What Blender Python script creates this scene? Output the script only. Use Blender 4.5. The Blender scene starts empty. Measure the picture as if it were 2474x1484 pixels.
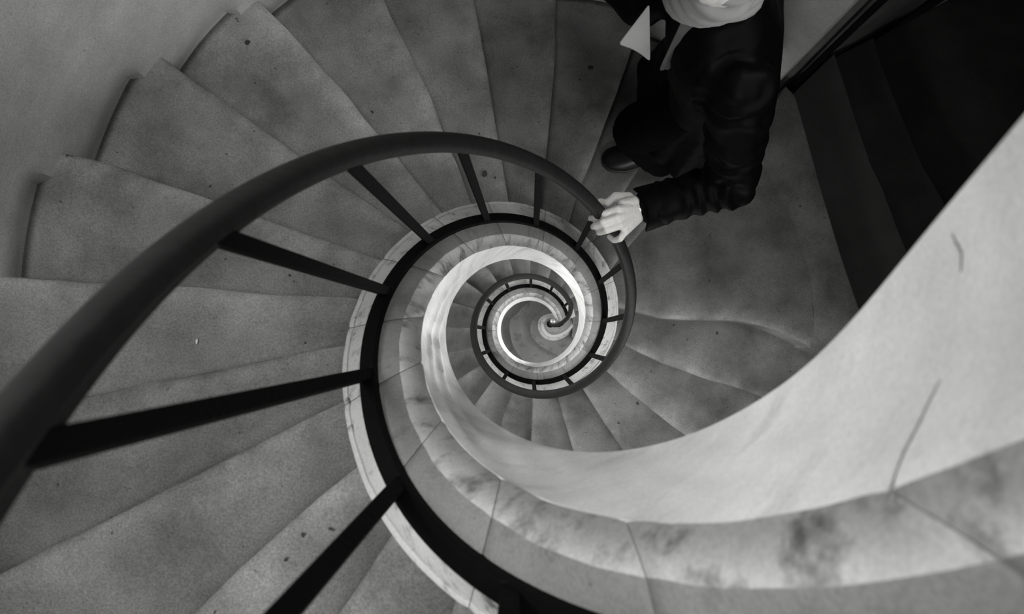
import bpy, bmesh, math, random
from mathutils import Vector, Matrix, noise
random.seed(7)
PI = math.pi
R_ = math.radians
col = bpy.context.scene.collection
scn = bpy.context.scene

# ------------------------------------------------------------------ camera
ZC = 7.64                      # camera height above the lowest floor; stair axis is the world z axis
CAM = Vector((-0.0229, -0.0662, ZC))
cam_d = bpy.data.cameras.new('camera'); cam = bpy.data.objects.new('camera', cam_d); col.objects.link(cam)
ROT = [[0.99978413, 0.0, 0.02077702], [-0.00074459, 0.99935765, 0.03582926], [-0.02076367, -0.03583699, 0.99914192]]
r0, r1, r2 = [Vector((a, -b, -c)) for a, b, c in ROT]
M = Matrix.Identity(4)
for i, ax in enumerate((r0, -r1, -r2)):
    for j in range(3): M[j][i] = ax[j]
M.translation = CAM
cam.matrix_world = M
cam_d.sensor_width = 36.0
FPX = 2050.0
cam_d.lens = 36.0 * FPX / 2474
cam_d.clip_start = 0.01; cam_d.clip_end = 60
cam_d.dof.use_dof = True; cam_d.dof.focus_distance = 3.0; cam_d.dof.aperture_fstop = 8.0
scn.camera = cam
# ------------------------------------------------------------------ world, lights, exposure
w = bpy.data.worlds.new('world'); scn.world = w; w.use_nodes = True
w.node_tree.nodes['Background'].inputs[0].default_value = (1, 1, 1, 1)
w.node_tree.nodes['Background'].inputs[1].default_value = 0.02
def area(name, loc, target, size, power, size_y=None, spread=PI):
    l = bpy.data.lights.new(name, 'AREA'); l.energy = power; l.color = (1, 1, .99); l.spread = spread
    l.shape = 'RECTANGLE' if size_y else 'DISK'; l.size = size
    if size_y: l.size_y = size_y
    o = bpy.data.objects.new(name, l); col.objects.link(o); o.location = loc
    o.rotation_euler = (Vector(target) - Vector(loc)).to_track_quat('-Z', 'Y').to_euler()
    return o
#LIGHTS
area('skylight', (-0.02, 0.10, ZC + 5.0), (0.0, 0, 0), 1.5, 245)
area('fill_light', (-0.98, 0.30, ZC - 0.20), (0.02, -0.24, ZC - 0.90), 0.5, 2.5, spread=1.4)  # this and those below: unseen fill lamps added to brighten plaster and treads
area('fill_light', (0.95, 0.35, ZC - 1.0), (0.50, 0.55, ZC - 3.6), 0.4, 3.5, spread=2.2)
area('fill_light', (0.60, 0.02, ZC + 1.2), (-0.40, 0.05, ZC - 1.4), 0.5, 6, spread=1.7)
area('fill_light', (0.70, -0.70, ZC - 1.15), (-0.25, 0.02, ZC - 1.60), 0.5, 5.5, spread=1.8)
area('fill_light', (-1.00, 0.18, ZC - 2.75), (0.45, 0.05, ZC - 3.95), 0.5, 24)
area('fill_light', (0.52, -0.90, ZC - 3.0), (-0.3, 0.25, ZC - 4.2), 0.6, 12)
area('fill_light', (0.90, -0.10, ZC - 4.5), (-0.7, 0.2, ZC - 5.4), 0.4, 22)
area('fill_light', (-1.02, 0.15, ZC - 5.85), (0.2, 0.0, ZC - 7.2), 0.45, 11)
area('fill_light', (0.55, -0.88, ZC - 5.9), (-0.1, 0.15, ZC - 7.2), 0.40, 9)
#ENDLIGHTS
scn.view_settings.view_transform = 'Standard'; scn.view_settings.look = 'None'
scn.view_settings.exposure = 0.0; scn.view_settings.gamma = 1.0; scn.view_settings.use_curve_mapping = False
scn.cycles.max_bounces = 8; scn.cycles.diffuse_bounces = 5

# ------------------------------------------------------------------ materials
def nd(nt, t, **k):
    n = nt.nodes.new(t)
    for a, b in k.items(): setattr(n, a, b)
    return n
def stone(name, c, var=.25, blot=0.0, blotscale=14, grain=.12, rough=.85, bump=.25, specks=0.0, fine=260, warm=.985, stretch=None, ramp=None, edge=0.0, blo=(.54, .72)):
    m = bpy.data.materials.new(name); m.use_nodes = True; nt = m.node_tree; L = nt.links.new
    b = nt.nodes['Principled BSDF']; b.inputs['Roughness'].default_value = rough
    b.inputs['Specular IOR Level'].default_value = .25
    tc = nd(nt, 'ShaderNodeTexCoord'); src = tc.outputs['Object']
    if stretch:
        mp = nd(nt, 'ShaderNodeMapping'); mp.inputs['Scale'].default_value = stretch; L(src, mp.inputs['Vector']); src = mp.outputs[0]
    def noi(scale, detail=4, rough=.55):
        n = nd(nt, 'ShaderNodeTexNoise'); n.inputs['Scale'].default_value = scale; n.inputs['Detail'].default_value = detail
        n.inputs['Roughness'].default_value = rough; L(src, n.inputs['Vector']); return n
    def rng(s, a, b2, lo, hi):
        r = nd(nt, 'ShaderNodeMapRange'); L(s, r.inputs[0])
        for i, v in enumerate((a, b2, lo, hi)): r.inputs[i + 1].default_value = v
        return r.outputs[0]
    def mul(a, c2):
        x = nd(nt, 'ShaderNodeMath', operation='MULTIPLY'); L(a, x.inputs[0])
        if isinstance(c2, float): x.inputs[1].default_value = c2
        else: L(c2, x.inputs[1])
        return x.outputs[0]
    n1 = noi(4.5, 5, .6); n2 = noi(fine, 2, .7)
    v = mul(rng(n1.outputs[0], .3, .7, 1 - var, 1 + var), c)
    v = mul(v, rng(n2.outputs[0], .25, .75, 1 - grain * 1.6, 1 + grain * 1.6))
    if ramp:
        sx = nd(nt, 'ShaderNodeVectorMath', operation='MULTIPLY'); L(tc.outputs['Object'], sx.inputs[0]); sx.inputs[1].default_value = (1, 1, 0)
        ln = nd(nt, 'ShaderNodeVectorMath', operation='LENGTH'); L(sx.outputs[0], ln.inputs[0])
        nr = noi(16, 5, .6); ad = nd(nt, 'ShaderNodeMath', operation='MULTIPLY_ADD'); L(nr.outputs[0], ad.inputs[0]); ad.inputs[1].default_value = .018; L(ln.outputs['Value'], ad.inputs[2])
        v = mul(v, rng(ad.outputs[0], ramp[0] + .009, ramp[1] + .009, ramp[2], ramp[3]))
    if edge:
        at_ = nd(nt, 'ShaderNodeAttribute'); at_.attribute_name = 'worn'  # paler tread noses: foot wear plus a lit-edge look put into the colour
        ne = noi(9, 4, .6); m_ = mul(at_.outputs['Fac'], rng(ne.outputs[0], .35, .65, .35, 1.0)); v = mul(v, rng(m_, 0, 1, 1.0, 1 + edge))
    if blot:
        n3 = noi(blotscale, 6, .65); v = mul(v, rng(n3.outputs[0], blo[0], blo[1], 1.0, 1 - blot))
    if specks:
        n4 = noi(60, 2, .5); v = mul(v, rng(n4.outputs[0], .72, .78, 1.0, 1 - specks))
    cb = nd(nt, 'ShaderNodeCombineColor'); L(v, cb.inputs[0]); L(v, cb.inputs[1]); L(mul(v, warm), cb.inputs[2])
    L(cb.outputs[0], b.inputs['Base Color'])
    bp = nd(nt, 'ShaderNodeBump'); bp.inputs['Strength'].default_value = bump; bp.inputs['Distance'].default_value = .004
    n5 = noi(38, 6, .65); L(n5.outputs[0], bp.inputs['Height']); L(bp.outputs[0], b.inputs['Normal'])
    return m
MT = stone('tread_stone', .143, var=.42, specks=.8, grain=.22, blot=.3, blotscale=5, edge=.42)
ML = stone('landing_stone', .10, var=.22, specks=.6)
MW = stone('wall_plaster', .46, var=.2, grain=.15, specks=.3, bump=.35)
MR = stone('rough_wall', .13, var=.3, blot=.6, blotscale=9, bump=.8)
MC = stone('curb_stone', .60, var=.14, blot=.75, blotscale=26, grain=.1, specks=.6)
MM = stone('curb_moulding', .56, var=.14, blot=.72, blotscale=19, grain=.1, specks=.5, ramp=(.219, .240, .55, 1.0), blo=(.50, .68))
MM2 = stone('stained_moulding', .38, var=.2, blot=.72, blotscale=20, grain=.08, specks=.4)
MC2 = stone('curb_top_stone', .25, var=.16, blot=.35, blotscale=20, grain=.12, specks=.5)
MP = stone('white_plaster', .82, var=.12, grain=.09, bump=.2, blot=.30, blotscale=7, stretch=(1, 1, 2.2))
MD = stone('crack_dirt', .12, var=.3)
MF = stone('floor_stone', .19, var=.25, blot=.5, specks=.7)
def plain(name, c, rough=.5, metal=0.0, bump=0.0, bscale=60, spec=.5, var=.15):
    m = bpy.data.materials.new(name); m.use_nodes = True; nt = m.node_tree; b = nt.nodes['Principled BSDF']
    if not isinstance(c, tuple): c = (c, c, c)
    tc = nd(nt, 'ShaderNodeTexCoord'); n = nd(nt, 'ShaderNodeTexNoise'); n.inputs['Scale'].default_value = bscale; n.inputs['Detail'].default_value = 4
    nt.links.new(tc.outputs['Object'], n.inputs['Vector'])
    mx = nd(nt, 'ShaderNodeMix', data_type='RGBA'); nt.links.new(n.outputs[0], mx.inputs[0])
    mx.inputs[6].default_value = tuple(x * (1 - var) for x in c) + (1,); mx.inputs[7].default_value = tuple(min(1, x * (1 + var)) for x in c) + (1,)
    nt.links.new(mx.outputs[2], b.inputs['Base Color'])
    b.inputs['Roughness'].default_value = rough; b.inputs['Metallic'].default_value = metal; b.inputs['Specular IOR Level'].default_value = spec
    if bump:
        bp = nd(nt, 'ShaderNodeBump'); bp.inputs['Strength'].default_value = bump; bp.inputs['Distance'].default_value = .004
        nt.links.new(n.outputs[0], bp.inputs['Height']); nt.links.new(bp.outputs[0], b.inputs['Normal'])
    return m
MI = plain('black_iron', .0025, .8, 0, .5, 90, .08, .4)
MH = plain('handrail_wood', .0085, .6, 0, .5, 40, .22, .5)
MB = plain('brass_ball', .45, .35, .6, 0, 60)
MSK = plain('skin', (.63, .62, .60), .55, 0, .5, 150, .4, .10)
MCOAT = plain('black_leather', .0012, .55, 0, .6, 16, .06, .3)
MTR = plain('black_trousers', .0015, .9, 0, .3, 200, .05, .3)
MSH = plain('black_shoe', .004, .45, 0, .1, 30, .35, .2)
MSOLE = plain('shoe_sole', .012, .6, 0, .1, 30)
MSC = plain('pale_scarf', .27, .9, 0, .6, 22, .2, .25)
MSCE = plain('white_cloth', .42, .9, 0, .3, 30, .2, .08)
MHAIR = plain('grey_hair', .25, .8, 0, .8, 120, .2, .4)
MSIL = plain('watch_steel', .9, .15, 1, 0, 30)
MEYE = plain('eye', .5, .2, 0, 0, 30)
MLEAF = plain('dry_leaf', .02, .9, 0, .2, 80)
MFEA = plain('feather', .6, .9, 0, .2, 80)
MGUM = plain('gum', .03, .9, 0, .2, 80)

# ------------------------------------------------------------------ helpers
def obj(name, me_or_bm, mat, parent=None, smooth=True):
    if isinstance(me_or_bm, bmesh.types.BMesh):
        me = bpy.data.meshes.new(name); bmesh.ops.recalc_face_normals(me_or_bm, faces=me_or_bm.faces)
        me_or_bm.to_mesh(me); me_or_bm.free()
    else: me = me_or_bm
    if mat: me.materials.append(mat)
    for p in me.polygons: p.use_smooth = smooth
    o = bpy.data.objects.new(name, me); col.objects.link(o)
    if parent: o.parent = parent
    return o
def sharp(o, ang=35):
    me = o.data
    if smooth_ok(me): me.set_sharp_from_angle(angle=R_(ang))
    return o
def smooth_ok(me): return hasattr(me, 'set_sharp_from_angle')
def empty(name, loc, label=None, cat=None, group=None, kind=None):
    o = bpy.data.objects.new(name, None); col.objects.link(o); o.empty_display_size = .1
    if label: o['label'] = label
    if cat: o['category'] = cat
    if group: o['group'] = group
    if kind: o['kind'] = kind
    return o
def tag(o, label, cat, group=None):
    o['label'] = label; o['category'] = cat
    if group: o['group'] = group
    return o
def at(px, py, depth):
    """measured photo point + depth below the camera -> world point"""
    v = Vector(((px - 1237) / FPX, (py - 742) / FPX, 1.0))
    g = r0 * v[0] + r1 * v[1] + r2 * v[2]
    return CAM + g * (depth / -g.z)
# depth of the helix (top of the bottom rail) below the camera, every 30 deg
KD = [-1.655, -1.276, -.897, -.544, -0.225, 0.0772, 0.2728, 0.4745, 0.678, 0.904, 1.2025, 1.5222, 1.8753, 2.2539, 2.6333, 2.9861, 3.2832, 3.556,
      3.8035, 4.0203, 4.2244, 4.4388, 4.6808, 4.9482, 5.2405, 5.5439, 5.8483, 6.1596, 6.4811, 6.8044, 7.1273, 7.4503]
def Dp(a):
    x = (a + 150) / 30; i = int(math.floor(x)); i = max(0, min(len(KD) - 2, i)); t = x - i
    y = lambda j: KD[max(0, min(len(KD) - 1, j))] if 0 <= j < len(KD) else (2 * KD[0] - KD[1] if j < 0 else 2 * KD[-1] - KD[-2])
    if t < 0 or t > 1: return KD[i] + (KD[i + 1] - KD[i]) * t
    p0, p1, p2, p3 = y(i - 1), y(i), y(i + 1), y(i + 2)
    return p1 + .5 * t * (p2 - p0 + t * (2 * p0 - 5 * p1 + 4 * p2 - p3 + t * (3 * (p1 - p2) + p3 - p0)))
def pol(r, a, z): return Vector((r * math.cos(R_(a)), -r * math.sin(R_(a)), z))
def zz(d): return ZC - d

def sweep(bm, frames, prof_n, close=True, caps=True):
    rows = [[bm.verts.new(p) for p in f] for f in frames]
    for a, b in zip(rows, rows[1:]):
        n = len(a); rg = range(n) if close else range(n - 1)
        for i in rg: bm.faces.new((a[i], a[(i + 1) % n], b[(i + 1) % n], b[i]))
    if caps and close:
        bm.faces.new(rows[0][::-1]); bm.faces.new(rows[-1])
def tube_path(bm, pts, prof, up=Vector((0, 0, 1)), radial=None):
    """sweep a 2D profile (side, height) along pts; side axis horizontal"""
    frames = []
    n = len(pts)
    for i, p in enumerate(pts):
        t = (pts[min(i + 1, n - 1)] - pts[max(i - 1, 0)]); t.z *= 1.0; t.normalize()
        s = t.cross(up); s.normalize(); u = s.cross(t)
        frames.append([p + s * a + u * b for a, b in (prof(i / (n - 1)) if callable(prof) else prof)])
    sweep(bm, frames, 0)
def box(bm, c, sx, sy, sz, rz=0, bev=0):
    r = bmesh.ops.create_cube(bm, size=1)
    mt = Matrix.Translation(c) @ Matrix.Rotation(rz, 4, 'Z') @ Matrix.Diagonal((sx, sy, sz, 1))
    bmesh.ops.transform(bm, matrix=mt, verts=r['verts'])
    if bev:
        es = list({e for v in r['verts'] for e in v.link_edges})
        bmesh.ops.bevel(bm, geom=es, offset=bev, segments=2, affect='EDGES', profile=.6)
def nz(v, s): return noise.noise(Vector(v) * s)

# ================================================================== SETTING
# floor
bm = bmesh.new()
N = 72
bmesh.ops.create_circle(bm, cap_ends=True, radius=1.14, segments=N)
r = bmesh.ops.extrude_face_region(bm, geom=list(bm.faces)); bmesh.ops.translate(bm, verts=[v for v in r['geom'] if isinstance(v, bmesh.types.BMVert)], vec=(0, 0, -.15))
fl = obj('floor', bm, MF, smooth=False); fl['kind'] = 'structure'
# circular stair wall with the doorway on the landing
RW = 1.135
D0, D1 = 315.5, 384.0            # doorway (unrolled angle)
ZD0, ZD1 = zz(4.20), zz(1.50)
import functools
@functools.lru_cache(None)
def below(b):
    ks = [k for k in keys if NO[k][0] <= b + 1.5]
    return keys.index(ks[-1]) if ks and b <= 345 else -1
def cove(a, z):
    h = 9
    for off in (0, -360, 360):
        i = below(a + off)
        if i < 0: continue
        if i + 1 < len(keys):
            hh = z - zz(NO[keys[i + 1]][1])
            if -.02 < hh < h: h = hh
    return .031 * math.exp(-(max(0, h) / .060) ** 2) if h < .3 else 0
def wall_seg(a0, a1, z0, z1, name, mat, kind='structure', da=3, dz=.25, RWO=1.50):
    bm = bmesh.new(); n = max(1, int(abs(a1 - a0) / da)); m = max(1, int((z1 - z0) / dz))
    full = abs(a1 - a0) >= 359.9
    def ring(r, amp):
        rows = []
        for j in range(m + 1):
            z = z0 + (z1 - z0) * j / m; row = []
            for i in range(n if full else n + 1):
                a = a0 + (a1 - a0) * i / n
                p = pol(r, a, z); q = p.copy(); q.z *= .6
                edge = 0 if (not full and i in (0, n)) else 1
                rr = r + amp * edge * (nz(q, 1.6) * .012 + nz(q, 5) * .004 + (cove(a, z) if dz < .1 else 0))
                row.append(bm.verts.new(pol(rr, a, z)))
            rows.append(row)
        return rows
    A, B = ring(RW, 1), ring(RWO, 0)
    for rows in (A, B):
        for u, v in zip(rows, rows[1:]):
            k = len(u); rg = range(k) if full else range(k - 1)
            for i in rg: bm.faces.new((u[i], u[(i + 1) % k], v[(i + 1) % k], v[i]))
    k = len(A[0]); rg = range(k) if full else range(k - 1)
    for i in rg:
        bm.faces.new((A[0][i], A[0][(i + 1) % k], B[0][(i + 1) % k], B[0][i])); bm.faces.new((A[-1][i], A[-1][(i + 1) % k], B[-1][(i + 1) % k], B[-1][i]))
    if not full:
        for i in (0, -1):
            bm.faces.new([r_[i] for r_ in A] + [r_[i] for r_ in B][::-1])
    o = obj(name, bm, mat); o['kind'] = kind; sharp(o); return o
# passage behind the doorway: walls, ceiling, end wall
def wall_box(name, a, b, th, z0, z1, mat, side=1):
    """upright slab whose visible face runs a->b, thickness to the given side"""
    a = Vector((a[0], a[1], 0)); b = Vector((b[0], b[1], 0)); d = (b - a).normalized(); nrm = Vector((-d.y, d.x, 0)) * th * side
    bm = bmesh.new(); n = 24; m = 10
    lo = []
    for base, amp in ((Vector((0, 0, 0)), 1), (nrm, 0)):
        rows = []
        for j in range(m + 1):
            rows.append([bm.verts.new(Vector((*(a + (b - a) * i / n + base).xy, z0 + (z1 - z0) * j / m)) + d.cross(Vector((0, 0, 1))) * (amp * .012 * nz((i * .35, j * .3, 4), 1) if 0 < i < n else 0)) for i in range(n + 1)])
        lo.append(rows)
        for u, v in zip(rows, rows[1:]):
            for i in range(n): bm.faces.new((u[i], u[i + 1], v[i + 1], v[i]))
    A, B = lo
    for i in range(n):
        bm.faces.new((A[0][i], A[0][i + 1], B[0][i + 1], B[0][i])); bm.faces.new((A[-1][i], A[-1][i + 1], B[-1][i + 1], B[-1][i]))
    for j in range(m):
        for i in (0, n): bm.faces.new((A[j][i], A[j + 1][i], B[j + 1][i], B[j][i]))
    o = obj(name, bm, mat); o['kind'] = 'structure'; sharp(o); return o
PA, PB = (1.095, 1.050), (2.50, 1.955)
wall_box('wall_passage_north', PA, PB, .3, zz(4.9), ZD1, MR, 1)
wall_box('wall_passage_south', (1.38, -.615), (2.95, .25), .3, zz(4.9), ZD1, MR, -1)
wall_box('wall_passage_end', (2.40, 2.0), (2.98, .05), .2, zz(4.9), ZD1 + .2, MR, 1)
bm = bmesh.new()
v = [bm.verts.new((x, y, z)) for z in (ZD1, ZD1 + .15) for x, y in ((1.42, 1.45), (1.45, -.70), (3.1, .1), (2.45, 2.15))]
for f in ((0, 1, 2, 3), (7, 6, 5, 4), (0, 4, 5, 1), (1, 5, 6, 2), (2, 6, 7, 3), (3, 7, 4, 0)): bm.faces.new([v[i] for i in f])
c = obj('ceiling_passage', bm, MR, smooth=False); c['kind'] = 'structure'
# dark door post at the jamb
bm = bmesh.new(); box(bm, Vector((1.121, 1.026, (ZD0 + ZD1) / 2 + .09)), .022, .022, ZD1 - ZD0 - .18, R_(31), .003)
c = obj('trim_1', bm, MI); c['kind'] = 'structure'

# ================================================================== STAIRCASE
stair = empty('spiral_staircase', (0, 0, 0), 'worn grey stone spiral staircase with pale inner curb winding down around the open well', 'staircase')
NO = {
 0:(121,1.083,[(-0.1988,-0.3194),(-0.2667,-0.4163)]),1:(136,1.227,[(-0.2742,-0.2551),(-0.3428,-0.3087),(-0.4154,-0.373),(-0.511,-0.4644)]),
 2:(152,1.393,[(-0.3309,-0.1746),(-0.4549,-0.2311),(-0.5646,-0.2876),(-0.7064,-0.3598),(-0.8537,-0.4354)]),
 3:(167,1.551,[(-0.3665,-0.0825),(-0.558,-0.1175),(-0.7163,-0.151),(-0.8583,-0.1793)]),
 4:(181,1.703,[(-0.3648,0.0085),(-0.4236,0.0161),(-0.7442,0.0349),(-0.8808,0.0452),(-1.0975,0.0598)]),
 5:(196,1.876,[(-0.3529,0.1064),(-0.4652,0.1454),(-0.6227,0.2043),(-0.7313,0.24),(-0.7998,0.2598),(-0.912,0.306),(-1.0131,0.3364),(-1.0595,0.347)]),
 6:(212,2.07,[(-0.3154,0.1964),(-0.36,0.2221),(-0.4822,0.3013),(-0.5889,0.3809),(-0.6974,0.4588),(-0.8235,0.5454),(-0.941,0.6346)]),
 7:(226,2.246,[(-0.2604,0.2727),(-0.3115,0.3373),(-0.375,0.4154),(-0.4298,0.477),(-0.5388,0.6109),(-0.5907,0.6742),(-0.7288,0.814)]),
 8:(240,2.424,[(-0.185,0.305),(-0.2728,0.5312),(-0.3018,0.6134),(-0.3611,0.7311),(-0.4487,0.9141)]),
 9:(256,2.628,[(-0.0884,0.3634),(-0.1072,0.4842),(-0.1202,0.5519),(-0.1358,0.6602),(-0.1593,0.7965),(-0.1972,0.9941)]),
 10:(271,2.816,[(0.0243,0.4743),(0.0328,0.5416),(0.048,0.6768),(0.0615,0.8567),(0.0688,1.0677)]),
 11:(288,3.021,[(0.1198,0.3556),(0.1388,0.4269),(0.164,0.484),(0.2147,0.6103),(0.2795,0.7875),(0.3275,0.9222)]),
 12:(306,3.22,[(0.2415,0.3331),(0.3324,0.4777),(0.4021,0.5884)]),13:(326,3.416,[(0.3094,0.2111),(0.3696,0.2929),(0.4516,0.3847),(0.78,0.80)]),
 14:(348,3.619,[(0.33,0.072),(0.4304,0.0439),(0.5197,0.0174),(0.6476,0.0091),(0.8907,0.0067),(1.0124,-0.0302),(1.1164,-0.0775),(1.2027,-0.1265)]),
 15:(372,3.829,[(0.4113,-0.1043),(0.5943,-0.1905),(0.774,-0.2534),(0.9405,-0.3022),(1.023,-0.3334)]),
 16:(392,3.989,[(0.3399,-0.2288),(0.4323,-0.3127),(0.5724,-0.4243),(0.7121,-0.5278)]),17:(412,4.135,[(0.2406,-0.3272),(0.3036,-0.4289),(0.4335,-0.6131)]),
 18:(432,4.272,[(0.1187,-0.3762),(0.1537,-0.5014),(0.1927,-0.632)]),19:(451,4.401,[(-0.0095,-0.39),(-0.0146,-0.5923)]),
 20:(467,4.513,[(-0.1233,-0.3788),(-0.1766,-0.5266)]),21:(486,4.655,[(-0.2249,-0.3051),(-0.3191,-0.4272)]),
 22:(503,4.792,[(-0.3047,-0.2253),(-0.4292,-0.3019)]),23:(520,4.937,[(-0.3664,-0.1251),(-0.4976,-0.154)]),
 24:(538,5.1,[(-0.383,-0.0077),(-0.5177,-0.0019)]),25:(556,5.272,[(-0.3773,0.1128),(-0.5022,0.1516)]),26:(572,5.431,[(-0.32,0.2084),(-0.4148,0.2823)]),
 27:(591,5.623,[(-0.2415,0.3089),(-0.3008,0.3916)]),28:(610,5.815,[(-0.1307,0.3657),(-0.158,0.4498)]),29:(626,5.977,[(-0.0186,0.3732),(-0.0185,0.4493)]),
 30:(646,6.183,[(0.1189,0.379),(0.150,0.470)]),31:(664,6.372,[(0.221,0.3158),(0.285,0.400)]),32:(680,6.543,[(0.2934,0.233),(0.390,0.295)]),
 33:(697,6.727,[(0.3357,0.1386),(0.450,0.178)]),34:(714,6.91,[(0.3217,0.0365),(0.460,0.040)]),35:(731,7.093,[(0.2857,-0.0471),(0.3478,-0.0713)])}
# the flight above repeats the same winding one turn up
for k, (ph, d, pts) in list(NO.items()):
    if 10 <= k <= 19: NO[k - 20] = (ph - 360, Dp(ph - 360) + .17, pts)
del NO[-1]
# k=-2 -> 438-360=72 ; fill the two treads up to nose 0
NO[-2] = (72, Dp(72) + .17, NO[18][2]); NO[-1] = (90, Dp(90) + .17, NO[19][2]); NO[-0.5] = (106, Dp(106) + .17, [pol(.35, 106, 0).xy[:], pol(.8, 107, 0).xy[:]])
keys = sorted(NO)
wall_seg(0, 360, -.15, ZD0, 'wall_lower', MW, RWO=1.19)
wall_seg(D1, D0 + 360, ZD0, ZD1, 'wall_middle', MW, 'structure', 1.2, .018)
wall_seg(0, 360, ZD1, zz(-1.2), 'wall_upper', MW, 'structure', 1.5, .03)
RI, RO = .332, 1.175
NR = 16
radii = [RI + (RO - RI) * (i / NR) for i in range(NR + 1)]
def at_radii(pts, rin=RI):
    P = [Vector(q) for q in pts]
    P = [P[0] + (P[0] - P[1]).normalized() * .6] + P + [P[-1] + (P[-1] - P[-2]).normalized() * 1.2]
    # clip inner extension so that radius decreases monotonically towards the well
    out = []
    dense = []
    for a, b in zip(P, P[1:]):
        n = max(2, int((b - a).length / .01))
        dense += [a.lerp(b, i / n) for i in range(n)]
    dense.append(P[-1])
    i0 = min(range(len(dense)), key=lambda i: dense[i].length if i < len(dense) * .6 else 9)
    dense = dense[i0:]
    for r in radii:
        best = min(dense, key=lambda q: abs(q.length - r))
        out.append(best.copy() if best.length > 1e-6 else best)
        if abs(best.length - r) > .02: out[-1] = best.normalized() * r
    # light smoothing
    for _ in range(1):
        out = [out[0]] + [out[i] * .5 + (out[i - 1] + out[i + 1]) * .25 for i in range(1, len(out) - 1)] + [out[-1]]
    return out
lines = {k: at_radii(NO[k][2]) for k in keys}
NV = 9
def step_mesh(k, kp, mat):
    ph, d, _ = NO[k]; pa, dpv, _ = NO[kp]
    F = lines[k]; Bk = lines[kp]
    bm = bmesh.new(); top = []; bot = []
    vs = [0, .012, .04, .09, .15, .22, .32, .5, .75, 1.0]
    for j in range(len(vs)):
        v = vs[j]; rt = []; rb = []
        for i in range(NR + 1):
            f = F[i]; b = Bk[i]
            L = max((b - f).length, .01)
            vv = v if v < 1 else 1 + min(.02, L * .2) / L
            af, ab = math.atan2(f.y, f.x), math.atan2(b.y, b.x)
            da_ = (ab - af + PI) % (2 * PI) - PI; rr_ = f.length + (b.length - f.length) * vv; aa_ = af + da_ * vv
            q = Vector((rr_ * math.cos(aa_), rr_ * math.sin(aa_)))
            dist = v * L
            u = i / NR
            wearn = .010 * max(0, 1 - dist / .018) ** 2 + .007 * math.exp(-((u - .42) / .3) ** 2) * math.exp(-dist / .07)
            wearn += .004 * nz((q.x * 3 + k, q.y * 3, k), 2.2)
            jag = (nz((q.x * 20, q.y * 20, k * 3.1), 1) * .0035 + nz((q.x * 6, q.y * 6, k * 1.7), 1) * .004) if v == 0 else 0
            nrm = (f - b).normalized() * jag
            rt.append(bm.verts.new((q.x + nrm.x, q.y + nrm.y, zz(d) - wearn)))
            g = ph + (pa - ph) * v
            rb.append(bm.verts.new((q.x, q.y, zz(max(Dp(g) + .41, d + .05)))))
        top.append(rt); bot.append(rb)
    n = len(vs)
    for j in range(n - 1):
        for i in range(NR):
            bm.faces.new((top[j][i], top[j][i + 1], top[j + 1][i + 1], top[j + 1][i])); bm.faces.new((bot[j][i], bot[j + 1][i], bot[j + 1][i + 1], bot[j][i + 1]))
    for i in range(NR):
        bm.faces.new((top[0][i], bot[0][i], bot[0][i + 1], top[0][i + 1])); bm.faces.new((top[-1][i], top[-1][i + 1], bot[-1][i + 1], bot[-1][i]))
    for j in range(n - 1):
        bm.faces.new((top[j][0], top[j + 1][0], bot[j + 1][0], bot[j][0])); bm.faces.new((top[j][-1], bot[j][-1], bot[j + 1][-1], top[j + 1][-1]))
    nt_ = (NR + 1)
    me = bpy.data.meshes.new('step'); bmesh.ops.recalc_face_normals(bm, faces=bm.faces); bm.verts.index_update()
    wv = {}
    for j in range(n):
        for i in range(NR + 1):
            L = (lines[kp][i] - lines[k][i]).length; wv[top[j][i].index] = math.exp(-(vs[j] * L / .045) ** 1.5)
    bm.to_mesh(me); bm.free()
    at_ = me.attributes.new('worn', 'FLOAT', 'POINT')  # nose mask, fades back from the edge: wear and painted edge light together
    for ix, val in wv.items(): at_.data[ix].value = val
    o = obj('step', me, mat, stair); sharp(o, 50); return o
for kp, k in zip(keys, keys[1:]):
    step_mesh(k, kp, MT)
# threshold slab through the doorway, level with the landing
def prism(name, pts, ztop, zbot, mat, parent, bev=.006, jag=0):
    bm = bmesh.new()
    P = []
    n = len(pts)
    vt = [bm.verts.new((p[0], p[1], ztop)) for p in pts]; f = bm.faces.new(vt)
    r = bmesh.ops.extrude_face_region(bm, geom=[f]); lo = [v for v in r['geom'] if isinstance(v, bmesh.types.BMVert)]
    for v in lo: v.co.z = zbot
    bm.edges.ensure_lookup_table()
    es = [e for e in bm.edges if abs(e.verts[0].co.z - ztop) < 1e-5 and abs(e.verts[1].co.z - ztop) < 1e-5]
    if bev: bmesh.ops.bevel(bm, geom=es, offset=bev, segments=2, affect='EDGES', profile=.5)
    o = obj(name, bm, mat, parent); sharp(o, 50); return o
TA = [(1.075, 1.01), (1.1151, 0.9665), (1.15, .83), (1.2139, 0.5832), (1.30, .28), (1.3758, 0.0503), (1.41, -.10), (1.425, -.185), (1.30, -.17), (1.2027, -.1265)]
arc = [pol(1.165, a, 0).xy[:] for a in (365.5, 360, 352, 344, 336, 328, 320)]
thr = prism('threshold_slab', TA + arc, zz(3.619), zz(4.25), MT, stair)

prism('threshold_slab', [(1.16, -.10), (1.21, -.122), (1.30, -.165), (1.43, -.18), (1.52, -.25), (1.40, -.60), (1.07, -.47)], zz(3.829), zz(4.25), MT, stair)
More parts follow.
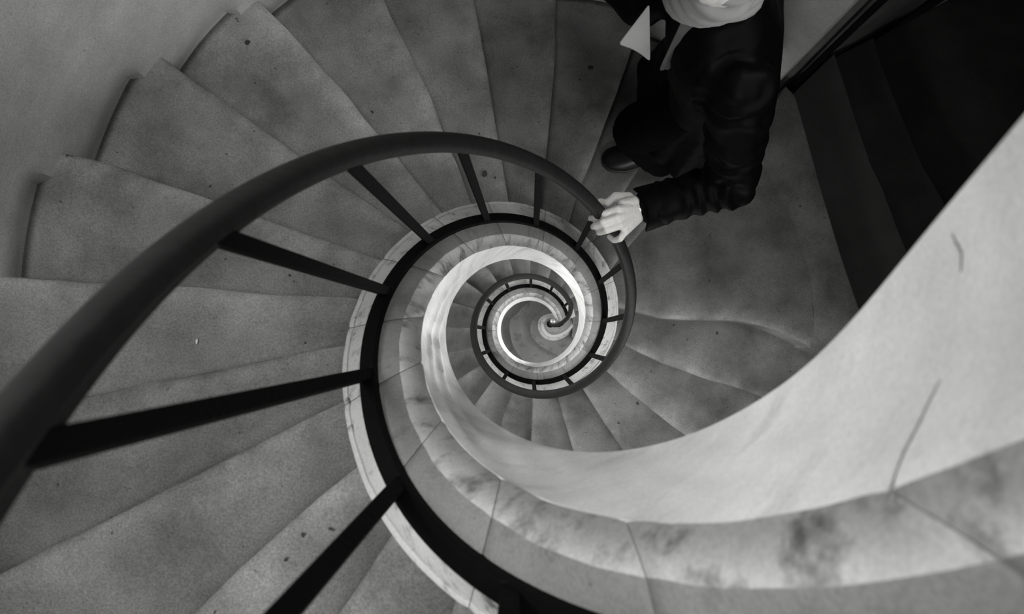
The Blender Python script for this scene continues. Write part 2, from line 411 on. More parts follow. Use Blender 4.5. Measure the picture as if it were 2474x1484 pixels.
# lowest two round steps that sweep around the newel
def smooth_curve(pts, n=6):
    P = [Vector(p) for p in pts]; out = []
    for i in range(len(P) - 1):
        p0, p1, p2, p3 = P[max(i - 1, 0)], P[i], P[i + 1], P[min(i + 2, len(P) - 1)]
        for j in range(n):
            t = j / n
            out.append(p1 + (p2 - p0) * (.5 * t) + (2 * p0 - 5 * p1 + 4 * p2 - p3) * (.5 * t * t) + (3 * (p1 - p2) + p3 - p0) * (.5 * t ** 3))
    out.append(P[-1]); return out
c36 = smooth_curve([(.19, .19), (0.12, 0.185), (0.0531, 0.1379), (-0.0038, 0.074), (-0.018, -0.0147), (0.0245, -0.0998), (0.113, -0.1671), (0.2262, -0.2237), (.42, -.33), (.95, -.62)])
w36 = [pol(1.13, a, 0).xy for a in (29, 20, 12)]
prism('step', [p[:] for p in c36] + [p[:] for p in w36] + [(.34, .05), (.30, .16)], zz(7.275), zz(7.50), MF, stair)
c37 = smooth_curve([(.16, .26), (0.02, 0.262), (-0.07, .215), (-0.1306, 0.1467), (-0.1852, 0.0994), (-.203, .03), (-0.1925, -0.0461), (-0.167, -0.1479), (-0.0835, -0.2676), (.05, -.42), (.48, -1.0)])
w37 = [pol(1.13, a, 0).xy for a in (60, 48, 36, 24, 12)]
prism('step', [p[:] for p in c37] + [p[:] for p in w37] + [(.34, .05), (.30, .20)], zz(7.455), -.0 + .002, MF, stair)

# inner curb (string) in stone blocks
prof = [(.3520, .425), (.3555, .105), (.3545, .097), (.3510, .0925), (.3455, .0895), (.3440, .0965), (.3415, .0965), (.3395, .0800), (.3360, .0745), (.3330, .0715), (.3050, .029), (.3010, .026), (.276, .013), (.250, .0160), (.2455, .0172), (.2415, .0185), (.2350, .0270), (.2285, .0400), (.2225, .056), (.2175, .072), (.2145, .0856), (.2200, .0880), (.2185, .405), (.222, .425)]
joints = [-150, -118, -86, -55, -26, 8, 42, 76, 104, 128, 151, 172, 197, 222, 246, 275, 305, 333, 360, 389, 418, 447, 476, 505, 534, 563, 592, 621, 650, 676, 704]
def curb_block(a0, a1):
    bm = bmesh.new(); frames = []; n = max(3, int((a1 - a0) / 1.5))
    for i in range(n + 1):
        a = a0 + (a1 - a0) * i / n
        g = .12 if i in (0,) else 0
        fr = []
        for r, dd in prof:
            e = nz((math.cos(R_(a)) * 9, math.sin(R_(a)) * 9, a * .03 + r * 40), 1.3)
            e2 = nz((math.cos(R_(a)) * 3, math.sin(R_(a)) * 3, a * .02), 1.3)
            rr, d2 = r, dd
            if .212 < r < .26: rr += e * .0016 + e2 * .0015; d2 += e * .0012
            if r > .33 and dd < .12: rr += e * .0012
            if i in (0, n) and dd < .4: d2 += .0022; rr += (.0015 if r < .27 else -.0015)
            fr.append(pol(rr, a + (.10 if i == 0 else (-.10 if i == n else 0)), zz(Dp(a) + d2)))
        frames.append(fr)
    sweep(bm, frames, 0)
    np_ = len(prof)
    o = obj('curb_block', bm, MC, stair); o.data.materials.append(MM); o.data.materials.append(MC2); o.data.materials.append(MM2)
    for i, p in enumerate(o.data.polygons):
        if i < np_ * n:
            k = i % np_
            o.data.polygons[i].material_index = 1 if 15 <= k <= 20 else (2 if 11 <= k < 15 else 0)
    sharp(o, 28); return o
for a0, a1 in zip(joints, joints[1:]): curb_block(a0, a1)
# white plastered inner face of the string
def plaster_r(a, t):
    x, y = math.cos(R_(a)), math.sin(R_(a)); d = .0856 + (.397 - .0856) * t
    e = nz((x * 2.2, y * 2.2, a * .012 + t * .9), 1.6) * .005 + nz((x * 5, y * 5, (Dp(a) + d * 2.2) * 3), 1.5) * .0022
    rid = 0
    if 105 < a < 240:
        fa = math.sin(PI * (a - 105) / 135)
        for c0, amp in ((.10 + (a - 105) * .0042, .0045), (.42 + (a - 105) * .0036, .004)): rid += fa * amp * math.exp(-((t - c0) / .05) ** 2)
    s = math.sin(PI * t) ** .5 if 0 < t < 1 else 0
    return .2142 + (.2035 - .2142) * t ** .8 + (e - rid) * s, d
def face_strip(a0, a1):
    bm = bmesh.new(); rows = []; n = int((a1 - a0) / 1.2); m = 18
    for i in range(n + 1):
        a = a0 + (a1 - a0) * i / n; row = []
        for j in range(m + 1):
            r, d = plaster_r(a, j / m); row.append(pol(r, a, zz(Dp(a) + d)))
        row.append(pol(.2165, a, zz(Dp(a) + .402))); row.append(pol(.2175, a, zz(Dp(a) + .0885)))
        rows.append(row)
    sweep(bm, rows, 0)
    return obj('plaster_face', bm, MP, stair)
o = face_strip(-150, 702); sharp(o, 45)
# cracks in the plaster
def crack(pts):
    bm = bmesh.new(); out = []
    for (a0, d0), (a1, d1) in zip(pts, pts[1:]):
        for i in range(8):
            a = a0 + (a1 - a0) * i / 8; d = d0 + (d1 - d0) * i / 8
            t = max(0.02, min(.98, (d - Dp(a) - .0856) / (.397 - .0856))); r, _ = plaster_r(a, t)
            out.append(pol(r + .0002, a + .35 * nz((i * .9, a, 0), 1.1), zz(d)))
    tube_path(bm, out, lambda t: [(.0007 * x * math.sin(PI * min(.98, t + .02)), .0007 * y) for x, y in ((1, 1), (-1, 1), (-1, -1), (1, -1))])
    obj('crack', bm, MD, stair)
# ------- round base where the curb curls around the newel
NW = Vector((.1458, .0443))
vo = [(0.3505, 0.130), (0.3491, 0.0953), (0.3421, 0.0375), (0.3166, -0.0033), (0.2774, -0.0373), (0.2332, -0.061), (0.1789, -0.0712), (0.1245, -0.0576), (0.0855, -0.0219), (0.0689, 0.024), (0.0760, 0.0716), (0.1000, 0.1000), (0.14, 0.1150), (.185, .125), (.24, .19)]
voc = smooth_curve(vo, 5)
cen = Vector((.19, .045))
def scaled(c, s): return [cen + (p - cen) * ((p - cen).length - s) / max((p - cen).length, 1e-4) for p in c]
def drum(name, rings, mat):
    bm = bmesh.new()
    fr = []
    for off, z in rings:
        fr.append([Vector((q.x, q.y, z)) for q in scaled(voc, off)])
    sweep(bm, fr, 0)
    o = obj(name, bm, mat, stair); sharp(o, 35)
    if name == 'curb_scroll':
        o.data.materials.append(MC2); k = len(voc)
        for i, p in enumerate(o.data.polygons):
            if i >= 4 * k: p.material_index = 1
    return o
drum('curb_scroll', [(0, zz(7.30)), (0, zz(7.02)), (.004, zz(7.010)), (.012, zz(7.000)), (.026, zz(6.972)), (.030, zz(6.968)), (.034, zz(6.96)), (.05, zz(6.942)), (.075, zz(6.935))], MC)
drum('scroll_foot', [(-.022, zz(7.30)), (-.022, zz(7.255)), (-.014, zz(7.245)), (-.002, zz(7.235))], MC)

# ================================================================== RAILING
rail = empty('iron_railing', (0, 0, 0), 'black iron railing with dark handrail spiralling down the inner edge of the stairs', 'railing')
RB, RH = .288, .2855
def helix(r, dz, a0, a1, st=1.5):
    n = int((a1 - a0) / st); return [pol(r, a0 + (a1 - a0) * i / n, zz(Dp(a0 + (a1 - a0) * i / n) + dz)) for i in range(n + 1)]
HT = .9
hp = [(x, y) for x, y in ((-1, -.35), (-.80, -.62), (-.62, -1.0), (.45, -1.0), (.60, -.62), (1, -.35), (1.0, .0), (.93, .28), (.72, .42), (.4, .5), (0, .53), (-.4, .5), (-.72, .42), (-.93, .28), (-1, 0))]
def hw(a): return .0162
ROUT = .3055
path = []; wid = []
a = -150.0
while a <= 690:
    path.append(pol(ROUT - hw(a), a, zz(Dp(a) - HT + .010))); wid.append(hw(a)); a += 1.5
sc = [(0.2557, 0.1229, 5.75), (0.2496, 0.0906, 5.8), (0.2286, 0.0576, 5.845), (0.1959, 0.0345, 5.885), (0.157, 0.0160, 5.915), (0.129, 0.0230, 5.935), (0.1170, 0.0458, 5.95)]
scp = smooth_curve([path[-1]] + [Vector((x, y, zz(d + .008))) for x, y, d in sc], 6)
full = path[:-1] + scp; nf = len(full)
wid = wid[:-1] + [wid[-1] * (1 - .5 * (i / len(scp)) ** 1.5) for i in range(len(scp))]
bm = bmesh.new()
tube_path(bm, full, lambda t: [(x * wid[min(nf - 1, int(round(t * (nf - 1))))], y * .020) for x, y in hp])
o = obj('handrail', bm, MH, rail); sharp(o, 40)
bm = bmesh.new(); bw = .0125
tube_path(bm, helix(RB, .010, -150, 696) + [Vector((x, y, zz(d))) for x, y, d in ((.262, .088, 6.80), (.245, .05, 6.85), (.215, .03, 6.88), (.18, .03, 6.89), (.15, .04, 6.90))],
          [(-bw, .010), (-bw, -.012), (bw, -.012), (bw, .010), (bw - .002, .012), (-bw + .002, .012)])
o = obj('bottom_rail', bm, MI, rail); sharp(o, 40)
bals = [-144, -114, -85, -56, -26, 4, 34, 65, 98, 126.3, 155.2, 183.8, 211.3, 241.3, 269.5, 300.2, 329.5, 359.5, 390.2, 420.5, 450.5, 479, 510.2, 537.5, 569, 597, 627, 655.5, 684.8]
for a in bals:
    bm = bmesh.new(); z0 = zz(Dp(a) + .03); z1 = zz(Dp(a) - HT + .024)
    box(bm, pol(RB, a, (z0 + z1) / 2), .018, .017, z1 - z0, -R_(a), .0025)
    box(bm, pol(RB - .001, a, zz(Dp(a) - .001)), .023, .021, .010, -R_(a), .003)   # foot collar
    obj('baluster', bm, MI, rail, smooth=False)
# newel under the scroll with its ball
bm = bmesh.new()
def lathe(bm, c, prof, n=24):
    rows = [[bm.verts.new((c.x + r * math.cos(2 * PI * i / n), c.y + r * math.sin(2 * PI * i / n), z)) for i in range(n)] for r, z in prof]
    for a, b in zip(rows, rows[1:]):
        for i in range(n): bm.faces.new((a[i], a[(i + 1) % n], b[(i + 1) % n], b[i]))
    bm.faces.new(rows[0][::-1]); bm.faces.new(rows[-1])
lathe(bm, NW, [(.030, zz(6.95)), (.030, zz(6.92)), (.02, zz(6.90)), (.016, zz(6.86)), (.014, zz(6.5)), (.018, zz(6.44)), (.014, zz(6.38)), (.014, zz(6.03)), (.022, zz(6.0)), (.020, zz(5.985)), (.012, zz(5.978))])
o = obj('newel_post', bm, MI, rail); sharp(o)
bm = bmesh.new(); bmesh.ops.create_uvsphere(bm, u_segments=28, v_segments=18, radius=.0275, matrix=Matrix.Translation((NW.x, NW.y, zz(5.955))))
o = obj('newel_ball', bm, MB, rail); o['label'] = 'pale polished ball capping the newel'
# loose bent wire at the rail foot
bm = bmesh.new()
P = smooth_curve([at(1163, 1328, .97), at(1160, 1350, .955), at(1168, 1385, .945), at(1186, 1420, .945), at(1203, 1446, .95)], 6)
tube_path(bm, P, [(.0012 * math.cos(t), .0012 * math.sin(t)) for t in [i * PI / 3 for i in range(6)]])
wire = obj('loose_wire', bm, plain('wire', .22, .6)); tag(wire, 'thin bent wire lying across the black bottom rail near the foot of the photo', 'wire')

# ================================================================== DOORWAY STEPS (descending into the dark passage)
ps = empty('passage_steps', (0, 0, 0), 'dark stone steps going down into the unlit passage beyond the landing doorway', 'steps')
A_ = [(1.1151, 0.9665), (1.15, .83), (1.2139, 0.5832), (1.30, .28), (1.3758, 0.0503), (1.42, -.17), (1.50, -.26), (1.42, -.58)]
B_ = [(1.345, 1.209), (1.3478, 1.2069), (1.425, 0.9425), (1.5003, 0.7019), (1.5281, 0.645), (1.5481, 0.6015), (1.604, 0.4422), (1.6564, 0.3037), (1.80, -.12), (1.86, -.34)]
C_ = [(1.59, 1.34), (1.6073, 1.2626), (1.677, 1.0608), (1.8053, 0.7353), (1.894, 0.5782), (2.08, .06), (2.14, -.18)]
D_ = [(2.42, 1.80), (2.80, .46), (2.88, .22)]
for a, b, d in ((A_, B_, 3.79), (B_, C_, 3.96), (C_, D_, 4.13)):
    aa = [(x - .03, y - .01) for x, y in a]
    prism('step', b + aa[::-1], zz(d), zz(d + .35), ML, ps, .005)

# ================================================================== PERSON
def cap_mesh(bm, a, b, ra, rb, n=14, m=5):
    a = Vector(a); b = Vector(b); d = b - a; L = d.length
    d = d.normalized() if L > 1e-6 else Vector((0, 0, 1))
    q = d.to_track_quat('Z', 'Y'); rows = []
    prof = [(ra * math.sin(PI / 2 * i / m), -ra * math.cos(PI / 2 * i / m)) for i in range(m + 1)] + [(rb * math.cos(PI / 2 * i / m), L + rb * math.sin(PI / 2 * i / m)) for i in range(m + 1)]
    for r, z in prof:
        if r < 1e-6: rows.append([bm.verts.new(a + q @ Vector((0, 0, z)))])
        else: rows.append([bm.verts.new(a + q @ Vector((r * math.cos(2 * PI * i / n), r * math.sin(2 * PI * i / n), z))) for i in range(n)])
    for u, v in zip(rows, rows[1:]):
        if len(u) == 1: [bm.faces.new((u[0], v[(i + 1) % n], v[i])) for i in range(n)]
        elif len(v) == 1: [bm.faces.new((u[i], u[(i + 1) % n], v[0])) for i in range(n)]
        else: [bm.faces.new((u[i], u[(i + 1) % n], v[(i + 1) % n], v[i])) for i in range(n)]
def ellip(bm, c, rad, rot=None):
    mt = Matrix.Translation(c) @ (rot.to_matrix().to_4x4() if rot else Matrix.Identity(4)) @ Matrix.Diagonal((*rad, 1))
    bmesh.ops.create_uvsphere(bm, u_segments=20, v_segments=12, radius=1, matrix=mt)
def voxel(bm, size, name, mat, parent, smooth_it=4):
    me = bpy.data.meshes.new(name); bm.to_mesh(me); bm.free()
    t = bpy.data.objects.new(name, me); col.objects.link(t)
    md = t.modifiers.new('r', 'REMESH'); md.mode = 'VOXEL'; md.voxel_size = size
    if smooth_it:
        ms = t.modifiers.new('s', 'SMOOTH'); ms.iterations = smooth_it; ms.factor = .5
    dg = bpy.context.evaluated_depsgraph_get(); ev = t.evaluated_get(dg)
    m2 = bpy.data.meshes.new_from_object(ev); bpy.data.objects.remove(t); bpy.data.meshes.remove(me)
    m2.materials.clear()
    return obj(name, m2, mat, parent)
def V(x, yd, d): return Vector((x - .0229, -(yd + .0662), zz(d)))      # metres right / down-picture from the camera foot
person = empty('person', (0, 0, 0), 'person in black leather coat climbing the stairs, left hand on the handrail', 'person')
hipL, hipR = V(.505, -.675, 2.30), V(.57, -.835, 2.30)
kneeL, kneeR = V(.345, -.665, 2.72), V(.60, -.83, 2.88)
ankL, ankR = V(.487, -.662, 3.12), V(.69, -.80, 3.32)
pelvis, chest, neck = V(.54, -.755, 2.22), V(.455, -.72, 1.90), V(.40, -.70, 1.72)
shL, shR = V(.461, -.555, 1.85), V(.445, -.87, 1.84)
elL, elR = V(.509, -.393, 2.13), V(.27, -.81, 2.03)
wrL = at(1552, 506, 2.185); wrR = V(.11, -.93, 1.93)
head = V(.315, -.685, 1.50)
bm = bmesh.new()
S = [(pelvis, chest, .095, .10), (chest, neck, .085, .05), (neck, head, .05, .055), (chest, shL, .07, .05), (chest, shR, .07, .05), (shL, elL, .045, .036), (elL, wrL, .036, .027),
     (shR, elR, .045, .036), (elR, wrR, .036, .026), (pelvis, hipL, .09, .08), (pelvis, hipR, .09, .08), (hipL, kneeL, .075, .05), (hipR, kneeR, .075, .05), (kneeL, ankL, .05, .034), (kneeR, ankR, .05, .034)]
for a, b, c_, d_ in S: cap_mesh(bm, a, b, c_, d_)
for ank, dirv in ((ankL, Vector((-1, .02, 0))), (ankR, Vector((-1, .1, 0)))):
    cap_mesh(bm, ank + Vector((.0, 0, -.02)), ank + dirv * .10 + Vector((0, 0, -.050)), .026, .016)
# left hand closing on the handrail
def H(px, py, d): return at(px, py, d)
mI, mM, mR_, mP = H(1492, 507, 2.108), H(1490, 526, 2.103), H(1497, 545, 2.108), H(1510, 560, 2.122)
for m_, r_ in ((mI, .0125), (mM, .0125), (mR_, .012), (mP, .011)):
    cap_mesh(bm, wrL + (m_ - wrL) * .12, m_, .021, r_)
cap_mesh(bm, H(1530, 490, 2.16), H(1503, 493, 2.13), .019, .014)
cap_mesh(bm, H(1533, 520, 2.155), H(1512, 545, 2.13), .018, .014)
fing = [([mI, H(1460, 517, 2.112), H(1438, 525, 2.140), H(1427, 528, 2.168)], [.0115, .0100, .0090, .0078]),
        ([mM, H(1457, 537, 2.106), H(1438, 545, 2.135), H(1433, 548, 2.168)], [.0115, .0102, .0092, .0080]),
        ([mR_, H(1466, 556, 2.112), H(1449, 561, 2.140), H(1446, 562, 2.170)], [.0110, .0098, .0088, .0078]),
        ([mP, H(1498, 577, 2.128), H(1483, 581, 2.145), H(1472, 572, 2.160)], [.0098, .0086, .0078, .0070])]
for pts, rr in fing:
    for i in range(3): cap_mesh(bm, pts[i], pts[i + 1], rr[i], rr[i + 1])
    cap_mesh(bm, pts[1], pts[1], rr[1] * 1.08, rr[1] * 1.08)
th = [H(1518, 478, 2.165), H(1487, 474, 2.160), H(1466, 491, 2.150), H(1450, 486, 2.160)]
for i, (a, b) in enumerate(((.0155, .0118), (.0118, .0100), (.0100, .0082))): cap_mesh(bm, th[i], th[i + 1], a, b)
# right hand against the wall side, half curled
base = wrR; dv = (wrR - elR).normalized(); sd = dv.cross(Vector((0, 0, 1))).normalized()
for q in range(4):
    o_ = sd * (.027 - .018 * q); k0 = base + dv * .085 + o_; L_ = (.040, .044, .041, .032)[q]
    cap_mesh(bm, base + o_ * .4, k0, .017, .011)
    p1 = k0 + dv * L_ + Vector((0, 0, -.006)); p2 = p1 + dv * L_ * .5 + Vector((0, 0, -.02)); p3 = p2 + Vector((0, 0, -.02))
    cap_mesh(bm, k0, p1, .0095, .0085); cap_mesh(bm, p1, p2, .0085, .008); cap_mesh(bm, p2, p3, .008, .007)
t0 = base + sd * .022 + dv * .02; t1 = t0 + sd * .03 + dv * .03 + Vector((0, 0, -.012)); cap_mesh(bm, t0, t1, .015, .011); cap_mesh(bm, t1, t1 + dv * .035, .011, .008)
# head, facing -x and a little down
hq = Matrix.Rotation(R_(-14), 3, 'Y').to_quaternion()
def hd(x, y, z): return head + hq @ Vector((x, y, z))
ellip(bm, hd(.012, 0, .03), (.098, .076, .088), hq); ellip(bm, hd(-.03, 0, -.035), (.062, .058, .072), hq)
cap_mesh(bm, hd(-.075, 0, -.085), hd(-.05, 0, -.09), .022, .03)
cap_mesh(bm, hd(-.092, 0, .02), hd(-.112, 0, -.022), .008, .013); cap_mesh(bm, hd(-.092, .011, -.026), hd(-.092, -.011, -.026), .008, .008)
cap_mesh(bm, hd(-.084, .03, .034), hd(-.086, -.03, .034), .010, .010)
cap_mesh(bm, hd(-.090, .018, -.052), hd(-.090, -.018, -.052), .0065, .0065); cap_mesh(bm, hd(-.088, .014, -.063), hd(-.088, -.014, -.063), .007, .007)
for s in (1, -1):
    ellip(bm, hd(.005, .078 * s, .0), (.020, .008, .032), hq); ellip(bm, hd(-.06, .035 * s, -.02), (.03, .022, .025), hq)
body = voxel(bm, .0032, 'body', MSK, person, 2)
for s in (1, -1):
    bm = bmesh.new(); bmesh.ops.create_uvsphere(bm, u_segments=14, v_segments=10, radius=.0125, matrix=Matrix.Translation(hd(-.083, .031 * s, .012))); obj('eye', bm, MEYE, person)
bm = bmesh.new(); ellip(bm, hd(.024, 0, .045), (.097, .083, .085), hq); ellip(bm, hd(.055, 0, .0), (.06, .075, .07), hq)
hair = voxel(bm, .006, 'hair', MHAIR, person, 2)
def displace(o, fn):
    me = o.data; nn = [v.normal.copy() for v in me.vertices]; cc = [v.co.copy() for v in me.vertices]; out = []
    for p, n_ in zip(cc, nn): out += list(p + n_ * fn(p))
    me.vertices.foreach_set('co', out); me.update()
displace(hair, lambda p: .004 * nz(p, 90))

# trousers
bm = bmesh.new()
for a, b, c_, d_ in ((pelvis, hipL, .12, .105), (pelvis, hipR, .12, .105), (hipL, kneeL, .105, .080), (kneeL, ankL + Vector((.0, 0, -.025)), .080, .066), (hipR, kneeR, .105, .078), (kneeR, ankR + Vector((0, 0, -.02)), .078, .062)):
    cap_mesh(bm, a, b, c_, d_)
tr = voxel(bm, .011, 'trousers', MTR, person, 3)
displace(tr, lambda p: .007 * nz(p, 12) + .004 * nz(p, 30))
# coat: torso loft + sleeves
bm = bmesh.new()
rings = [(1.735, .405, -.705, .062, .068), (1.775, .415, -.71, .085, .12), (1.83, .425, -.715, .105, .185), (1.92, .445, -.72, .13, .205), (2.06, .475, -.735, .135, .20), (2.22, .515, -.745, .14, .195), (2.40, .545, -.75, .155, .20), (2.56, .553, -.745, .185, .208), (2.68, .548, -.733, .212, .220)]
frm = []
for d, x, y, a, b in rings:
    c0 = V(x, y, d); fr = []
    for i in range(48):
        t = 2 * PI * i / 48; wv = 1 + (.05 * math.sin(7 * t + d * 3) + .03 * math.sin(13 * t)) * max(0, (d - 2.1)) / .5
        cx_ = abs(math.cos(t)) ** .7 * (1 if math.cos(t) > 0 else -1); sy_ = abs(math.sin(t)) ** .7 * (1 if math.sin(t) > 0 else -1)
        fr.append(c0 + Vector((a * wv * cx_, b * wv * sy_, .02 * math.cos(t))))
    frm.append(fr)
sweep(bm, frm, 0)
for a, b, c_, d_ in ((shL + Vector((-.0, -.03, -.02)) * 0, elL, .078, .062), (elL, elL + (wrL - elL) * .55, .064, .056), (elL + (wrL - elL) * .55, elL + (wrL - elL) * .86, .056, .055), (shR, elR, .078, .060), (elR, elR + (wrR - elR) * .9, .060, .048)):
    cap_mesh(bm, a, b, c_, d_)
coat = voxel(bm, .0075, 'coat', MCOAT, person, 3)
def seg(p, a, b):
    t = max(0, min(1, (p - a).dot(b - a) / (b - a).length_squared)); return t, (p - (a + (b - a) * t)).length
def folds(p):
    t, dd = seg(p, elL, wrL); t2, d2 = seg(p, shL, elL)
    f = nz(p, 11) * .006 + nz(p, 26) * .003
    if dd < .085: f += .005 * math.sin(t * 34 + nz(p, 14) * 5) * (1.2 - t)
    elif d2 < .1: f += .005 * math.sin(t2 * 30 + nz(p, 14) * 5)
    return f
displace(coat, folds)
# flared cuff, open at the end
bm = bmesh.new(); ca = elL + (wrL - elL) * .72; cb = elL + (wrL - elL) * .985; dvv = (cb - ca).normalized(); q = dvv.to_track_quat('Z', 'Y'); rows = []
for (t, r_) in ((0, .050), (.25, .056), (.6, .058), (.9, .059), (1.0, .058), (.99, .054), (.7, .050), (.3, .045)):
    c0 = ca.lerp(cb, t); rows.append([c0 + q @ Vector((r_ * math.cos(a) * 1.0, r_ * math.sin(a), .012 * math.cos(2 * a) * t)) for a in [2 * PI * i / 40 for i in range(40)]])
sweep(bm, rows, 0, caps=False)
cuff = obj('cuff', bm, MCOAT, person)
# shoes
def shoe(toe, heading, name='shoe'):
    root = bpy.data.objects.new(name, None)
    hx = Vector((math.cos(heading), math.sin(heading), 0)); hy = Vector((-hx.y, hx.x, 0)); L = .30
    W = [(0, .012), (.02, .030), (.06, .036), (.11, .034), (.16, .037), (.21, .049), (.25, .047), (.28, .036), (.295, .020), (.30, .006)]
    def outline(grow, z):
        up = [toe - hx * (L - s) + hy * (w_ + grow) + Vector((0, 0, z)) for s, w_ in W]; dn = [toe - hx * (L - s) - hy * (w_ * .92 + grow) + Vector((0, 0, z)) for s, w_ in W][::-1]
        return [*up, *dn]
    bm = bmesh.new(); sweep(bm, [outline(.003, 0), outline(.005, .008), outline(.005, .022), outline(.002, .026)], 0)
    sole = obj('sole', bm, MSOLE, None); sharp(sole)
    bm = bmesh.new(); n = 18; fr = []
    Hs = [.085, .10, .105, .10, .088, .072, .060, .048, .036, .028]
    for (s, w_), h in zip(W, Hs):
        fr.append([toe - hx * (L - s) + hy * (w_ * math.cos(t)) + Vector((0, 0, .020 + (h - .020) * max(0, math.sin(t)) ** .8 if math.sin(t) > 0 else .018)) for t in [2 * PI * i / n for i in range(n)]])
    sweep(bm, fr, 0)
    up = obj(name, bm, MSH, person); sole.parent = up
    md = up.modifiers.new('s', 'SUBSURF'); md.levels = 1; md.render_levels = 2
    return up
shoe(at(1452, 388, 3.21) + Vector((0, 0, 0)), R_(183))
shoe(V(.47, -.775, 3.405), R_(178))
# scarf: wrapped folds and a pale end
bm = bmesh.new()
sc_c = V(.378, -.728, 1.69)
for j in range(-2, 4):
    n = 36; ring = []
    for i in range(n):
        t = 2 * PI * i / n; rr = (.070 if j >= 0 else .056 - .012 * (-1 - j)) + .008 * math.sin(3 * t + j) ; ring.append(sc_c + Vector((rr * 1.15 * math.cos(t), rr * 1.1 * math.sin(t), .03 - .022 * j + .012 * math.sin(2 * t + j * 1.3))))
    fr = []
    for i in range(n):
        tt = (ring[(i + 1) % n] - ring[i - 1]).normalized(); s_ = tt.cross(Vector((0, 0, 1))).normalized()
        fr.append([ring[i] + s_ * (.021 * math.cos(a)) + Vector((0, 0, .017 * math.sin(a))) for a in [2 * PI * k / 8 for k in range(8)]])
    fr.append(fr[0]); sweep(bm, fr, 0, caps=False)
scarf = obj('scarf', bm, MSC, person); scarf['label'] = 'pale wrinkled scarf around the neck'
def cloth(name, pts, th, mat, parent):
    """curved sheet with thickness from a grid of points"""
    bm = bmesh.new(); top = [[bm.verts.new(p) for p in r] for r in pts]
    for a, b in zip(top, top[1:]):
        for i in range(len(a) - 1): bm.faces.new((a[i], a[i + 1], b[i + 1], b[i]))
    bmesh.ops.recalc_face_normals(bm, faces=bm.faces)
    me = bpy.data.meshes.new(name); bm.to_mesh(me); bm.free(); o = obj(name, me, mat, parent)
    md = o.modifiers.new('t', 'SOLIDIFY'); md.thickness = th; md.offset = 0
    ms = o.modifiers.new('s', 'SUBSURF'); ms.levels = 1; ms.render_levels = 2
    return o
# pointed scarf end hanging forward
ap = [at(1566, 12, 1.80), at(1530, 62, 1.86), at(1492, 108, 1.93)]
bt = [at(1569, 14, 1.80), at(1572, 85, 1.90), at(1572, 152, 2.0)]
g = []
for i in range(7):
    s_ = i / 6; L_ = ap[0].lerp(ap[2], s_); R2 = bt[0].lerp(bt[2], s_); row = []
    for j in range(6):
        t = j / 5; p = L_.lerp(R2, t); p.z += .02 * math.sin(t * PI) * s_; row.append(p)
    g.append(row)
e_ = cloth('scarf_end', g, .003, MSCE, scarf); e_['label'] = 'white pointed end of the scarf hanging forward'
g = []
for i in range(7):
    s_ = i / 6; a = at(1650, 40, 1.75).lerp(at(1592, 168, 1.95), s_); b = at(1790, 62, 1.735).lerp(at(1612, 172, 1.95), s_)
    g.append([a.lerp(b, j / 4) + Vector((0, 0, .012 * math.sin(j * 1.6 + i * .5))) for j in range(5)])
cloth('scarf_end', g, .003, plain('grey_scarf', .10, .9, 0, .5, 22, .2, .3), scarf)
# watch peeping out of the cuff
bm = bmesh.new(); ax = (elL - wrL).normalized(); q = ax.to_track_quat('Z', 'Y'); c0 = wrL + ax * -.010; rows = []
n = 30
for i in range(n + 1):
    t = 2 * PI * i / n; rd = q @ Vector((math.cos(t), math.sin(t), 0)); rows.append([c0 + rd * (.0295 + a) + ax * b for a, b in ((0, -.005), (.002, -.005), (.002, .005), (0, .005))])
sweep(bm, rows, 0, caps=False)
wt = obj('watch', bm, MSIL, person); wt['label'] = 'small shiny watch at the cuff'
wc = at(1542, 508, 2.152)
bm = bmesh.new(); bmesh.ops.create_cone(bm, cap_ends=True, segments=24, radius1=.0075, radius2=.0062, depth=.016, matrix=Matrix.Translation(wc) @ Matrix.Rotation(R_(14), 4, 'X') @ Matrix.Rotation(R_(8), 4, 'Y'))
f_ = obj('watch_face', bm, plain('watch_dial', .95, .25, 0, 0, 30, .8, .02), wt); sharp(f_)

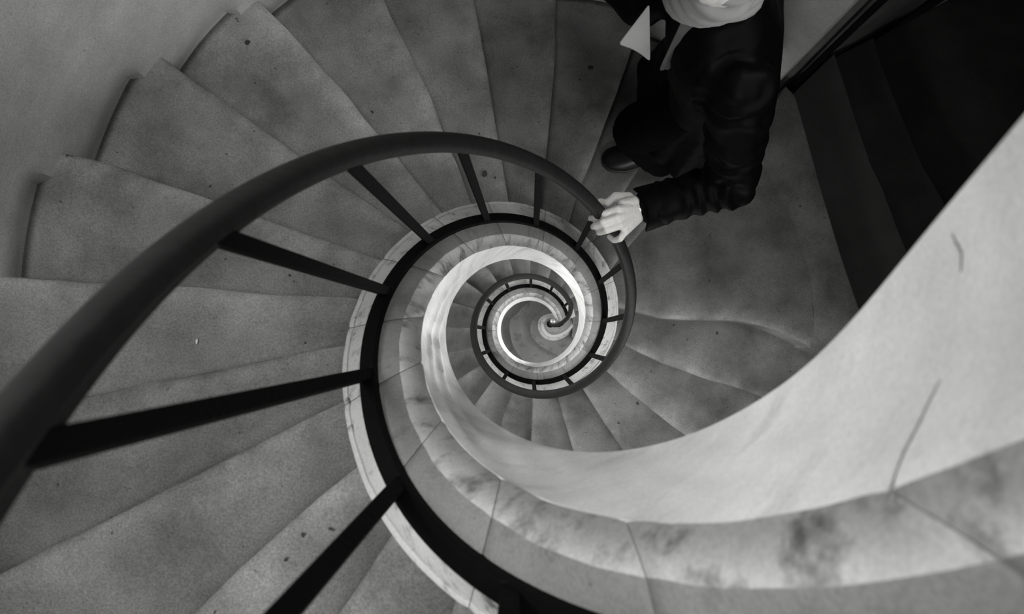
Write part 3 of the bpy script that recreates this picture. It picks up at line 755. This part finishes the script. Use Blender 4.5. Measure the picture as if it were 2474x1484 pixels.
# ================================================================== small litter on the treads
def flake(name, px, py, d, rad, mat, label, cat, n=9, seed=1, th=.002, el=1.0, group=None):
    rnd = random.Random(seed); c0 = at(px, py, d); bm = bmesh.new()
    ang = rnd.random() * 6; pts = []
    for i in range(n):
        t = 2 * PI * i / n; r_ = rad * (.6 + .6 * rnd.random()); x, y = r_ * math.cos(t) * el, r_ * math.sin(t)
        pts.append((x * math.cos(ang) - y * math.sin(ang), x * math.sin(ang) + y * math.cos(ang)))
    lo = [bm.verts.new(c0 + Vector((x, y, .0))) for x, y in pts]; hi = [bm.verts.new(c0 + Vector((x * .9, y * .9, th + .001 * rnd.random()))) for x, y in pts]
    for i in range(n): bm.faces.new((lo[i], lo[(i + 1) % n], hi[(i + 1) % n], hi[i]))
    bm.faces.new(hi); bm.faces.new(lo[::-1])
    o = obj(name, bm, mat, smooth=False); tag(o, label, cat, group); return o
flake('dry_leaf', 598, 103, 2.242, .008, MLEAF, 'small dark dry leaf lying on an upper tread near the outer wall', 'leaf', 7, 3, .003)
flake('feather', 475, 825, 1.698, .0025, MFEA, 'tiny white feather on the tread inside the nearest handrail', 'feather', 8, 4, .001, 2.6)
SPOTS = [(1427, 163, 3.015, .009, 'round dark dirt spot on the tread left of the person, near the photo top'),
 (1171, 419, 2.62, .010, 'largest ragged dark dirt spot, on the tread just inside the handrail curve'),
 (1196, 429, 2.62, .004, 'tiny dark dirt speck beside the largest ragged spot inside the handrail curve'),
 (899, 270, 2.42, .0045, 'small dark dirt speck on the tread above the handrail, left of its highest point'),
 (1158, 323, 2.62, .003, 'tiny dark dirt speck touching the upper edge of the handrail near its highest point'),
 (733, 1293, 1.22, .0035, 'dark dirt spot beside the lowest long baluster, the upper of two'),
 (691, 1353, 1.22, .0035, 'dark dirt spot touching the lowest long baluster, the lower of two'),
 (700, 665, 1.87, .0028, 'small dark dirt speck on the tread just below the second long baluster from the left'),
 (1732, 806, 3.825, .006, 'dark dirt spot on the first tread below the landing, right of the handrail'),
 (1495, 1023, 4.13, .005, 'small black dirt speck below the handrail ring, close to the white plaster'),
 (1540, 976, 4.13, .007, 'larger dark dirt spot at a step edge below right of the handrail ring')]
for i, (px, py, d, r_, lb) in enumerate(SPOTS):
    flake('dirt_spot', px, py, d - .0015, r_, MGUM, lb, 'dirt spot', 9, 20 + i, .0015, 1.0, 'dark spots of dirt trodden onto the treads')
#CRACKS
crack([(22.6, .449), (28.7, .448), (35.7, .443), (40.7, .437), (44.1, .428)])
crack([(2.5, .462), (6.0, .451), (10.3, .452)])
